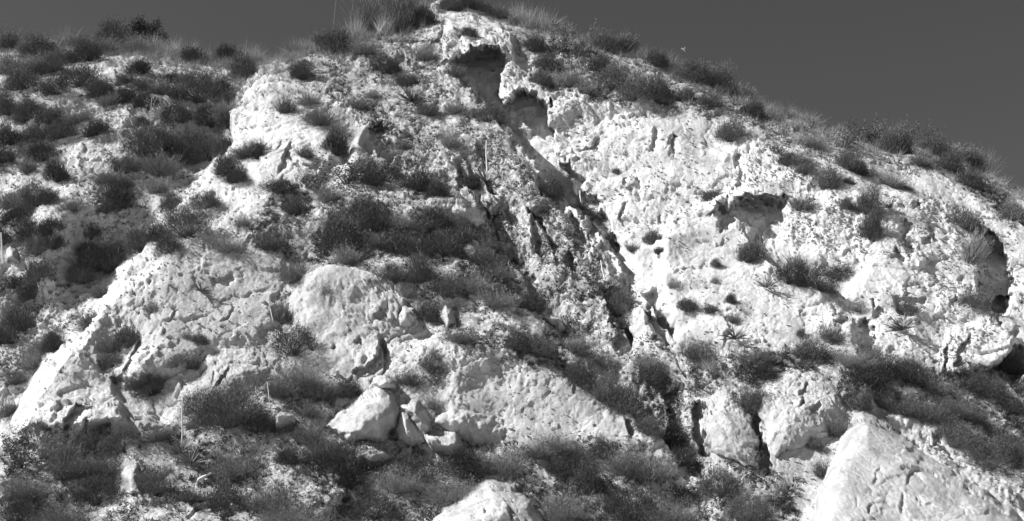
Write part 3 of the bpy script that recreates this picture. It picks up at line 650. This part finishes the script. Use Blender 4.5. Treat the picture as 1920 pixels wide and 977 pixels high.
SHRUBS = """
18 92 50 45 w;70 110 85 45 d;122 90 60 34 g;150 88 60 32 g;165 120 80 42 d;125 122 60 34 d;60 146 80 44 w;98 142 60 38 d;18 142 56 48 w;45 177 80 40 d;192 100 60 36 w;215 86 75 42 d
252 98 60 42 w;290 96 50 36 g;322 98 50 32 g;350 102 46 32 g;260 136 52 32 d;235 158 50 26 w;150 168 84 46 d;106 187 60 36 d;192 187 60 46 d;318 150 40 24 d;346 152 40 26 w;366 122 50 32 d
400 120 50 34 g;426 120 50 34 d;448 122 50 36 g;474 124 45 42 g;458 148 50 50 d;270 178 60 34 d;297 182 50 32 w;232 197 55 34 d;276 208 60 40 d;207 206 45 24 w;372 198 110 62 d;405 172 72 40 d
334 192 50 40 w;432 192 52 36 w;428 228 62 44 w;15 227 62 55 d;62 228 70 50 d;94 242 50 34 d;340 240 72 46 d;396 247 70 52 d;430 246 45 34 d;268 236 25 20 d;152 242 70 34 w;182 257 50 24 d;110 264 70 40 d
20 277 60 45 d;62 270 50 30 d;122 268 60 28 d;8 314 50 44 d;82 303 60 50 d;54 324 28 34 w;110 345 45 56 d;268 302 82 62 d;305 284 80 52 d;335 306 74 48 d;296 334 88 50 w;236 332 70 46 d
392 302 74 62 d;362 272 62 44 w;420 292 42 42 d;200 350 60 34 w;226 396 55 48 d;196 402 60 30 d;228 357 46 22 d;300 366 50 36 w;66 392 60 46 d;92 386 50 30 d;14 390 46 42 w;46 412 60 34 d
30 434 70 38 d;62 457 80 40 d;98 442 52 30 d;132 397 60 28 w;100 472 60 44 d;72 484 60 38 d;170 455 42 28 d;8 466 40 40 d;430 342 56 48 d;444 352 44 32 d;462 302 52 40 w;484 290 40 32 w
388 392 72 42 d;345 446 110 66 d;266 472 56 50 d;320 482 62 44 d;296 452 60 44 d;325 398 50 30 d;428 472 62 40 w;455 424 36 28 w;206 487 80 44 w;168 492 62 36 d
76 527 50 34 d;26 538 60 30 d;152 538 70 44 d;182 516 80 46 d;214 508 46 40 d;62 557 52 36 d;195 562 62 40 w;170 612 50 34 w;45 622 56 50 d;15 648 62 46 d;82 672 82 50 w;106 666 42 36 d;66 697 62 40 w;30 722 60 34 w
282 583 26 26 w;240 646 56 34 d;205 662 62 44 w;212 690 48 32 d;218 714 28 24 d;375 642 28 22 d;328 684 42 34 w;358 692 44 30 w;288 744 92 56 d;262 724 60 36 w;345 630 20 20 w
548 530 66 54 w;530 612 34 50 w;615 562 60 42 w;550 670 106 74 d;577 582 22 18 w;665 602 36 26 w;690 542 32 18 d;738 532 50 44 w;785 536 52 52 d;845 560 68 54 d;800 602 48 36 d;838 578 34 24 w;766 560 30 34 w
523 372 70 36 d;484 304 22 32 d;630 298 52 46 d;572 302 34 30 w;650 356 110 56 L;598 366 70 48 L;616 388 60 44 w;722 350 92 50 d;700 358 52 38 d;735 312 52 44 w;754 282 30 26 w;790 368 78 56 d;818 380 46 42 d;550 410 50 42 d
684 426 92 62 d;640 444 90 52 w;704 444 72 46 d;640 484 90 62 d;652 508 60 46 w;762 434 92 50 w;806 434 82 50 d;852 432 60 40 w;740 478 90 48 d;780 494 92 56 d;832 484 82 58 d;710 470 46 36 w;862 470 46 40 d;500 472 52 60 w;862 402 40 30 w
842 282 42 42 w;884 366 40 42 d;565 152 66 42 d;548 98 46 30 g;575 94 50 30 g;604 92 46 32 w;630 110 72 52 d;682 108 62 36 w;722 138 66 42 d;762 164 52 26 d;700 66 84 78 w;748 68 76 78 d;722 76 44 64 g;792 54 56 44 d;666 84 48 58 g
535 214 42 50 w;578 198 42 36 w;598 240 92 58 w;670 208 56 34 w;696 188 30 22 w;796 118 50 36 w;846 26 52 28 d;872 22 50 26 d;902 24 58 30 d;930 32 44 26 d;852 214 42 30 w;912 232 72 46 d;880 76 40 18 d;800 218 44 36 w;856 152 34 34 w
985 50 60 42 g;1018 58 56 44 g;968 40 54 36 g;1042 70 32 36 L;1060 74 42 32 w;1102 84 42 54 L;1000 104 52 32 d;1046 110 76 48 L;1086 116 62 42 L;1022 134 60 40 d;1066 170 80 50 w;1132 108 62 46 d;1168 110 56 42 d
1204 120 44 32 g;1230 136 62 40 d;1252 128 52 32 g;1142 168 92 54 d;1184 198 82 56 d;1120 142 60 40 d;1226 184 76 56 d;1096 180 40 30 w;1300 166 72 46 d;1346 168 62 50 d;1322 146 62 30 w;1384 182 52 34 w;1330 208 62 34 d;1284 192 32 24 d
1366 268 70 52 d;1432 208 60 28 g;1478 222 60 24 g;1508 230 56 18 g;1012 160 50 28 d;1230 190 40 26 w;1515 277 62 36 w;1580 282 56 42 L;1612 262 62 38 L;1632 262 44 56 L;1665 288 62 54 d;1684 290 46 36 d;1692 268 40 46 L;1736 282 36 60 L
1752 294 72 36 d;1786 302 52 38 w;1814 314 52 42 w;1842 328 48 42 g;1590 324 66 46 d;1608 328 40 30 d;1545 362 66 56 d;1500 316 42 34 w;1506 334 36 28 d;1474 314 42 34 d;1726 318 62 34 w;1776 324 62 40 d;1668 346 62 28 w;1692 352 26 14 d
1590 346 28 14 d;1816 352 62 30 d;1620 412 60 62 d;1628 452 46 56 d;1582 402 30 26 d;1330 376 42 22 d;1470 372 40 38 w;1500 404 52 42 w;1810 432 70 36 d;1818 502 46 72 w;1892 412 62 44 d;1880 470 40 30 w;1408 218 40 30 d;1452 292 40 30 L
1158 462 62 32 d;1218 462 38 34 d;1186 470 34 18 w;1236 478 26 16 d;1152 322 16 14 d;1402 494 56 52 d;1482 536 82 46 d;1532 550 92 62 d;1570 528 60 40 d;1500 502 72 36 g;1286 586 38 32 d;1332 592 46 28 d;1368 578 24 22 d;1372 606 26 24 w;1496 633 18 18 d
1336 502 20 20 d;1260 546 24 26 w;1336 532 18 22 w;1512 678 78 48 d;1302 674 62 42 w;1328 694 60 30 g;1402 694 62 40 w;1432 684 50 34 w;1392 722 82 46 L;1428 718 60 40 d;1555 644 50 44 w;1636 700 62 68 w;1598 694 92 60 w;1622 724 82 52 d;1664 722 60 40 d
1702 694 50 32 w;1702 728 72 42 d;1762 748 82 44 w;1802 740 82 42 d;1842 752 102 52 d;1890 704 62 52 d;1602 766 60 40 d;1652 764 82 42 w;1692 784 102 46 w;1742 804 102 52 w;1784 844 102 60 d;1804 796 112 50 w;1852 884 112 62 d;1902 774 62 30 d;1890 864 72 48 d
1560 824 62 50 w;1540 894 42 42 w;1700 592 60 38 d;1822 584 62 42 d;1524 850 30 26 d;1158 592 80 62 d;1216 584 22 34 w;1082 374 32 56 g;1110 414 34 30 w;1032 380 40 38 d;922 524 82 50 w;900 502 72 42 d;888 550 82 46 w;932 574 82 42 w;992 588 66 46 d
862 644 82 42 w;962 656 82 52 d;1002 664 72 46 d;1076 662 62 56 w;1086 724 72 50 d;1142 694 62 40 w;1122 750 92 62 d;1166 776 82 56 d;1206 694 62 50 w;1222 724 72 46 d;1212 816 72 46 d;1252 836 62 52 d;1276 872 50 40 d
810 708 66 52 d;816 728 50 30 L;770 734 72 50 w;812 778 36 38 w;562 724 112 60 w;520 744 82 62 w;604 744 92 50 w;654 744 60 40 d;572 776 82 46 w;432 808 170 84 d;382 790 100 66 d;484 814 92 52 d;292 834 92 42 w;682 824 92 52 w;584 844 82 52 w
642 894 142 80 d;604 872 92 52 w;692 874 82 50 d;656 916 72 30 d;540 876 52 40 d;440 894 112 66 w;414 954 82 58 d;286 930 92 66 d;352 938 52 30 w;502 966 112 72 w;542 1000 122 74 w;802 906 152 62 d;752 934 122 72 w;702 976 112 70 d;878 892 132 58 d;944 894 112 70 w;852 950 112 70 w
1052 856 112 62 w;1012 866 82 50 w;1092 874 72 40 w;1126 864 62 52 d;1048 894 62 36 d;1102 928 72 56 d;1182 894 122 62 w;1226 904 82 50 w;1176 986 122 92 d;1052 976 122 82 w;1252 988 112 72 w;1352 936 102 70 d;1402 984 102 70 d;1372 854 52 40 g;1396 874 52 34 w;1402 786 62 60 d
60 834 82 46 L;112 864 102 56 w;172 844 102 50 w;234 856 102 50 d;40 886 102 60 L;132 906 112 60 w;192 904 102 60 w;50 946 122 60 w;182 950 112 60 d;30 992 112 60 d;122 998 122 60 w;22 784 42 36 w;92 806 42 32 w;194 808 30 28 w;1640 1010 90 40 d;1560 1000 70 44 d
"""
PL = []
for row in SHRUBS.replace("\n", ";").split(";"):
    if row.strip():
        x, y, ww, hh, k = row.split(); PL.append((float(x), float(y), float(ww), float(hh), k))
ORD = ["first", "second", "third", "fourth", "fifth", "sixth", "seventh", "eighth", "ninth", "tenth", "eleventh", "twelfth", "thirteenth", "fourteenth", "fifteenth", "sixteenth"]
def zone(x, y):
    s = float(skyline(np.array([x]))[0])
    if y - s < 34:
        return ("on the left skyline" if x < 500 else "on the skyline left of the summit" if x < 835 else "on the skyline just right of the summit" if x < 1150 else "on the falling right skyline" if x < 1560 else "on the far right skyline")
    edge = np.interp(y, [100, 215, 320, 395, 462, 530, 612, 690, 742, 830], [520, 436, 405, 330, 262, 222, 165, 92, 55, 0])
    if x < edge + 14 and y < 800:
        return ("high on the left hillside" if y < 170 else "on the upper left hillside" if y < 250 else "midway down the left hillside" if y < 350 else "low on the left hillside" if y < 450 else "at the foot of the left hillside" if y < 560 else "near the lower left edge")
    if y > 860: return "along the bottom left" if x < 480 else "along the bottom left of centre" if x < 960 else "along the bottom right of centre" if x < 1480 else "beside the pointed prow"
    if x < 480: return "beside the main spur's left edge" if y < 500 else "on the pale lower left face" if y < 745 else "below the long cracked ledge"
    if y > 690 and x < 960: return "around the large boulders"
    if x < 860:
        return "below the summit" if y < 250 else "on the ledge under the alcove" if y < 400 else "on the middle shrub ledge" if y < 515 else "around the big cracked outcrop"
    if x < 1270:
        if x > 1000 and y < 260: return "above the bowl"
        if y < 470: return "on the upper gully sides" if x < 1140 else "on the bowl floor"
        return "on the spur above the pale face" if y < 680 and x < 1090 else "in the lower gully"
    if y < 300: return "above the bright east slope"
    if y < 420: return "high on the bright east slope"
    if y < 560: return "in the hollow of the east slope"
    if y < 650: return "on the smooth bright mound" if x < 1500 else "low on the bright east slope"
    return "in the valley below the mound" if x < 1600 else "in the valley behind the pointed prow"
LOOK = {'d': ("dense dark shrub", "shrub"), 'w': ("wispy grey shrub", "shrub"), 'L': ("leafy upright shrub", "shrub"), 'g': ("dry grass clump", "grass clump")}
buckets = {}
for e in PL:
    key = (e[4], "small" if e[2] < 46 else "wide" if e[2] >= 78 else "medium", zone(e[0], e[1])); buckets.setdefault(key, []).append(e)
LABEL = {}
for (k, size, z), es in buckets.items():
    es.sort(key=lambda e: (e[0], e[1]))
    for i, e in enumerate(es):
        t = f"{size} {LOOK[k][0]} {z}"
        if len(es) > 1: t += f", {ORD[min(i, 15)]} such from left"
        LABEL[e] = t
def plant(e, v):
    x, y, ww, hh, k = e
    p, j, i = spot(min(max(x, -20), 1940), y - .10 * hh)
    if x < -20 or y > 1005: p, j, i = spot(x, min(y, 1400) - .1 * hh)
    s = mpp(p)
    r = bpy.data.objects.new("grass_clump" if k == 'g' else "shrub", None); COL.objects.link(r)
    r.empty_display_size = .1
    tag(r, LABEL[e], LOOK[k][1], {'d': "dark shrubs on the slope", 'w': "grey shrubs on the slope", 'L': "leafy shrubs on the slope", 'g': "dry grass clumps along the crest"}[k])
    r.location = p - np.array([0, -.04, .04]) ; r.rotation_euler = (random.uniform(-.02, .20), random.uniform(-.10, .10) + float(np.interp(x, [0, 380, 520, 900, 1060, 1920], [-.42, -.36, 0, .05, .34, .38])) * (y < 860), random.uniform(0, 6.28))
    # the yaw turns with the plant; the lean stays with the slope
    r.rotation_mode = 'ZYX'
    r.scale = (ww * s * random.uniform(.84, 1.06), ww * s * random.uniform(.84, 1.06), hh * s * random.uniform(.88, 1.22))
    c = 0 if k in 'gL' or ww < 58 else 1 if ww < 92 else 2
    f = bpy.data.objects.new("foliage", PROTO[k, c][v % 4]); COL.objects.link(f); f.parent = r; f['kind'] = 'stuff'
    if k != 'g':
        q = bpy.data.objects.new("stem", STEMS[v % 3]); COL.objects.link(q); q.parent = r
    return r
for v, e in enumerate(PL): plant(e, v * 7 + v // 5)

# ------------------------------------------------------------------ yuccas: every leaf a part
def leaf_mesh(seed):
    rng = np.random.default_rng(seed); bend = rng.uniform(.0, .35)
    V, F = [], []
    for s in range(5):
        t = s / 4; wv = .044 * (1 - t) ** .7 + .002; z = t - .25 * bend * t * t; x = bend * t * t * .5
        V += [(x, -wv, z), (x - wv * .5, 0, z), (x, wv, z)]
    for s in range(4):
        a = 3 * s
        F += [(a, a + 1, a + 4, a + 3), (a + 1, a + 2, a + 5, a + 4)]
    return np.array(V), np.array(F)
LEAVES = []
for v in range(4):
    me = mesh_from("leaf", *leaf_mesh(v)); me.materials.append(M_YUC); LEAVES.append(me)
def tube(pts, r0, r1, n=6):
    V, F = [], []
    pts = [np.array(p, float) for p in pts]
    for i, p in enumerate(pts):
        t = pts[min(i + 1, len(pts) - 1)] - pts[max(i - 1, 0)]; t /= np.linalg.norm(t)
        a = np.cross(t, (0.3, 1, .2)); a /= np.linalg.norm(a); b = np.cross(t, a); r = r0 + (r1 - r0) * i / (len(pts) - 1)
        for q in range(n):
            th = 2 * math.pi * q / n; V.append(p + r * (a * math.cos(th) + b * math.sin(th)))
    for i in range(len(pts) - 1):
        for q in range(n): F.append((i * n + q, i * n + (q + 1) % n, i * n + n + (q + 1) % n, i * n + n + q))
    return np.array(V), np.array(F)
def yucca(x, y, w_, label, n=46, stalk=None, seed=0):
    """rosette centred at photo pixel (x, y); stalk = (dx, dy) of its top"""
    rng = np.random.default_rng(seed + 500); p, j, i = spot(x, y + 4); s = mpp(p); R = w_ * s * .56
    r = bpy.data.objects.new("yucca", None); COL.objects.link(r); tag(r, label, "yucca", "spiky yuccas on the rock"); r.location = p + DN * .10
    for q in range(n):
        d = sphere_dirs(1, rng, rng.uniform(-.35, .5))[0]
        d = Vector((d[0], d[1] - .25, d[2] - .12)).normalized()
        o = bpy.data.objects.new("leaf", LEAVES[q % 4]); COL.objects.link(o); o.parent = r
        o.rotation_euler = (d.to_track_quat('Z', 'Y') @ Vector((0, 0, 1)).rotation_difference(Vector((0, 0, 1)))).to_euler()
        L = R * rng.uniform(.8, 1.3); o.scale = (L * 1.2, L * 1.2, L)
    if stalk:
        dx, dy = stalk; top = np.array([dx * s, .05, -dy * s * 1.03])
        V, F_ = tube([np.array([0, 0, 0]), top * .35 + np.array([.012, 0, 0]), top * .7 + np.array([-.01, 0, 0]), top], .021, .012)
        o = link("flower_stalk", mesh_from("flower_stalk", V, F_), M_PALE, r)
    return r
yucca(775, 196, 62, "large spiky yucca with no stalk below the summit", 60, None, 1)
yucca(914, 352, 62, "pale yucca with tall straight white stalk above the gully", 52, (-1, -86), 2)
yucca(1138, 550, 50, "dark yucca with thin stalk in the lower gully", 44, (-10, -62), 3)
yucca(341, 850, 46, "yucca at the foot of the longest pale stalk", 46, (-6, -108), 4)
yucca(358, 868, 58, "dark spiky yucca just right of the longest pale stalk", 50, None, 5)
yucca(1690, 616, 56, "round spiky yucca on the smooth east slope", 54, None, 6)
yucca(1668, 393, 36, "small round spiky yucca beside the tall dark shrub", 36, None, 7)
yucca(164, 254, 34, "small spiky yucca on the left hillside", 30, None, 8)
yucca(1378, 634, 48, "dark sprawling yucca on the bright mound", 40, None, 9)
yucca(380, 548, 38, "lone dark spiky tuft on the smooth left face", 54, None, 10)
yucca(1438, 546, 44, "low spiky yucca at the upper edge of the bright mound", 36, None, 11)
yucca(1090, 396, 46, "thin bladed yucca with short stalk in the shaded gully", 34, (-2, -38), 12)

# ------------------------------------------------------------------ dead stalks, sticks and a post
def stick(name, label, cat, a, b, r, depth=(0, 0), bendx=0.0, near=.06):
    p, _, _ = spot(*a); s = mpp(p); p = p + DN * near
    q = p + np.array([(b[0] - a[0]) * s, depth[1], -(b[1] - a[1]) * s * 1.03])
    mid = (p + q) / 2 + np.array([bendx, -.02, 0])
    o = link(name, mesh_from(name, *tube([p + np.array([0, .05, -.05]), p * .7 + mid * .3, mid, mid * .4 + q * .6, q], r, r * .6)), M_PALE)
    return tag(o, label, cat)
stick("post", "short pale upright post by white boulder at far left", "post", (17, 518), (15, 474), .026, (0, -.25), 0, .45)
stick("dead_stalk", "thin pale dead stalk standing high on the left hillside", "stalk", (282, 240), (280, 188), .011)
stick("dead_stalk", "thin dead stalk beside the main spur above dark shrubs", "stalk", (222, 492), (222, 468), .012)
stick("dead_stalk", "left of two leaning dead stalks beside the wide dark shrub", "stalk", (485, 770), (477, 728), .012, (0, -.1))
stick("dead_stalk", "right of two leaning dead stalks beside the wide dark shrub", "stalk", (508, 782), (498, 718), .013, (0, -.1))
stick("dead_stalk", "thin dark dead stalk above the big round shrub", "stalk", (513, 606), (507, 584), .012)
stick("dead_branch", "pale fallen branch lying on the bottom left slope", "branch", (366, 897), (390, 882), .03, (0, .12))
stick("dead_branch", "white forked dead branch beside two leaning stalks", "branch", (468, 750), (490, 738), .022, (0, -.1), .02)
stick("dead_stalk", "short slanting pale stalk in the left gully", "stalk", (170, 584), (181, 568), .012, (0, -.05))

# ------------------------------------------------------------------ the tree on the left skyline
def skyline_tree(x, y, wpx, hpx):
    rng = np.random.default_rng(77); p, _, _ = spot(x, y); p = p + np.array([0, 1.2, .3]); s = mpp(p); W_, H_ = wpx * s, hpx * s
    r = bpy.data.objects.new("tree", None); COL.objects.link(r); tag(r, "dark round-topped little tree on the left skyline", "tree"); r.location = p
    parts = []; tips = []
    parts.append(tube([(0, 0, -.4), (.02, 0, H_ * .15), (-.03, 0, H_ * .35)], .07, .05))
    for q in range(11):
        a = rng.uniform(0, 6.28); e = np.array([math.cos(a) * W_ * rng.uniform(.2, .46), math.sin(a) * W_ * .25, H_ * rng.uniform(.45, .9)])
        parts.append(tube([(0, 0, H_ * .15), e * .5 + np.array([0, 0, .06]), e], .035, .01)); tips.append(e)
    V, F_ = join(parts)
    link("trunk", mesh_from("trunk", V, F_), M_STEM, r)
    cl = []
    for e in tips:
        for _ in range(5): cl.append(e + rng.normal(size=3) * np.array([W_ * .09, W_ * .09, H_ * .10]))
    cl = np.array(cl); k = 90; n = len(cl) * k
    b = np.repeat(cl, k, 0) + rng.normal(size=(n, 3)) * .075
    d = rng.normal(size=(n, 3)) + np.array([0, 0, .3])
    V, F_ = blades(b, d, rng.uniform(.05, .10, n), rng.uniform(.022, .04, n), rng, 2)
    c = link("crown", mesh_from("crown", V, F_, False), M_TREE, r); c['kind'] = 'stuff'
skyline_tree(238, 84, 100, 56)

# ------------------------------------------------------------------ two overhead cables beyond the ridge and a bird
for n_, (a, b, lab) in enumerate((((612, 62), (633, -40), "left of two faint overhead cables beyond the ridge"), ((644, 50), (666, -40), "right of two faint overhead cables beyond the ridge"))):
    pa = EYE + rays(np.array([a[0]]), np.array([a[1] + 60.]))[0] * 60; pb = EYE + rays(np.array([b[0]]), np.array([float(b[1])]))[0] * 52
    pts = [pa + (pb - pa) * t + np.array([.25 * t * (1 - t), 0, -.2 * t * (1 - t)]) for t in np.linspace(0, 1, 9)]
    tag(link("overhead_cable", mesh_from("overhead_cable", *tube(pts, .009, .009)), M_STEM), lab, "cable", "overhead cables beyond the ridge")
bp = EYE + rays(np.array([1281.]), np.array([93.]))[0] * 45
bird = bpy.data.objects.new("bird", None); COL.objects.link(bird); bird.location = bp; bird.rotation_euler = (0, .6, .4)
tag(bird, "tiny pale bird flying in the sky right of the summit", "bird")
V, F_ = tube([(-.075, 0, 0), (-.05, 0, 0), (0, 0, 0), (.06, 0, 0), (.10, 0, -.005)], .004, .004, 8)
for k_, rr in enumerate((.006, .018, .024, .012, .006)):
    c = V[k_ * 8:(k_ + 1) * 8].mean(0); dv = V[k_ * 8:(k_ + 1) * 8] - c; V[k_ * 8:(k_ + 1) * 8] = c + dv / np.linalg.norm(dv, axis=1, keepdims=True) * rr
link("body", mesh_from("body", V, F_), M_PALE, bird)
for sg in (-1, 1):
    V = np.array([(-.03, 0, .01), (.03, 0, .01), (.02, sg * .07, .035), (-.03, sg * .07, .035), (-.035, sg * .15, .02), (-.03, 0, .004), (.03, 0, .004), (.02, sg * .07, .029), (-.03, sg * .07, .029)])
    link("wing", mesh_from("wing", V, np.array([(0, 1, 2), (0, 2, 3), (3, 2, 4), (5, 7, 6), (5, 8, 7), (8, 4, 7)])), M_PALE, bird)

# ------------------------------------------------------------------ loose stones, litter, low tufts and grass: nobody could count them
FJ = np.arange(FR0, P.shape[0]); FI = np.flatnonzero((xs > -20) & (xs < 1940))
def choose(n, weight):
    wv = weight.ravel().copy(); wv[wv < 0] = 0; wv = wv / wv.sum()
    k = RNG.choice(len(wv), n, p=wv); return np.unravel_index(k, weight.shape)
SUBP = ALL[FR0:P.shape[0]][:, FI]; SUBX = PXm[FR0:][:, FI]; SUBY = PYm[FR0:][:, FI]
SUBL = LIT[FR0:][:, FI]; SUBR = roughness(SUBX, SUBY)
z0 = np.zeros_like(SUBX)
patchy = sstep(-.15, .45, fbm(SUBX, SUBY, z0, 1 / 30, 3, 101))
patchy2 = sstep(-.1, .5, fbm(SUBX, SUBY, z0 + 4, 1 / 55, 3, 111))
def scatter_pos(n, wgt):
    j, i = choose(n, wgt); p = SUBP[j, i].copy(); p[:, 0] += RNG.uniform(-.012, .012, n); return p
# stones
n = 24000
p = scatter_pos(n, SUBR ** 1.5 * (.15 + patchy) + .02)
ico = np.array([(0, 0, 1), (.9, 0, .25), (.25, .85, .3), (-.75, .5, .2), (-.7, -.55, .25), (.3, -.9, .2), (0, 0, -.7)])
icf = np.array([(0, 1, 2), (0, 2, 3), (0, 3, 4), (0, 4, 5), (0, 5, 1), (6, 2, 1), (6, 3, 2), (6, 4, 3), (6, 5, 4), (6, 1, 5)])
sz = .012 + .03 * RNG.random(n) ** 3 + .03 * (RNG.random(n) < .03)
V = ico[None] * (1 + .3 * RNG.normal(size=(n, 7, 1))) * sz[:, None, None] * RNG.uniform(.7, 1.3, (n, 1, 3))
an = RNG.uniform(0, 6.28, n); c_, s_ = np.cos(an)[:, None], np.sin(an)[:, None]
V = np.stack([V[..., 0] * c_ - V[..., 1] * s_, V[..., 0] * s_ + V[..., 1] * c_, V[..., 2]], -1) + (p + DN * .008)[:, None]
tag(link("gravel", mesh_from("gravel", V, (np.arange(n)[:, None, None] * 7 + icf).reshape(-1, 3), False), M_STONE), kind='stuff')
# litter and dead twigs
n = 60000
p = scatter_pos(n, np.clip(SUBL - .1, 0, 1) * (.06 + patchy ** 1.5) + .003) + DN * .012
d = RNG.normal(size=(n, 3)) + np.array([0, -.3, .35])
V, F_ = blades(p, d, RNG.uniform(.025, .085, n), RNG.uniform(.012, .03, n), RNG, 1)
tag(link("leaf_litter", mesh_from("leaf_litter", V, F_, False), M_LITTER), kind='stuff')
# low tufts
def tufts(name, n, wgt, nb, lo, hi, mat, wd, up):
    p = scatter_pos(n, wgt); b = np.repeat(p, nb, 0) + RNG.normal(size=(n * nb, 3)) * .02
    hh = np.repeat(RNG.uniform(lo, hi, n), nb) * RNG.uniform(.6, 1.1, n * nb)
    d = RNG.normal(size=(n * nb, 3)) * np.array([1, 1, .4]) + np.array([.1, 0, up])
    V, F_ = blades(b, d, hh, np.full(n * nb, wd), RNG, 2, .1)
    return tag(link(name, mesh_from(name, V, F_, False), mat), kind='stuff')
tufts("low_scrub", 4200, np.clip(SUBL - .2, 0, 1) * (patchy2 + .06) + .006, 26, .06, .20, M_DARK, .011, .9)
tufts("grey_scrub", 2200, np.clip(SUBL - .1, 0, 1) * (patchy + .1), 22, .06, .20, M_WISP, .009, 1.0)
crest = np.exp(-(SUBY - skyline(SUBX)) / 16) * (.25 + (np.abs(SUBX - 300) < 260) * 1.0 + ((SUBX > 540) & (SUBX < 800)) * .9 + ((SUBX > 960) & (SUBX < 1560)) * .5)
tufts("dry_grass", 3800, crest + .006 * (SUBX < 500) * (SUBY < 260), 22, .12, .44, M_GRASS, .008, 1.4)
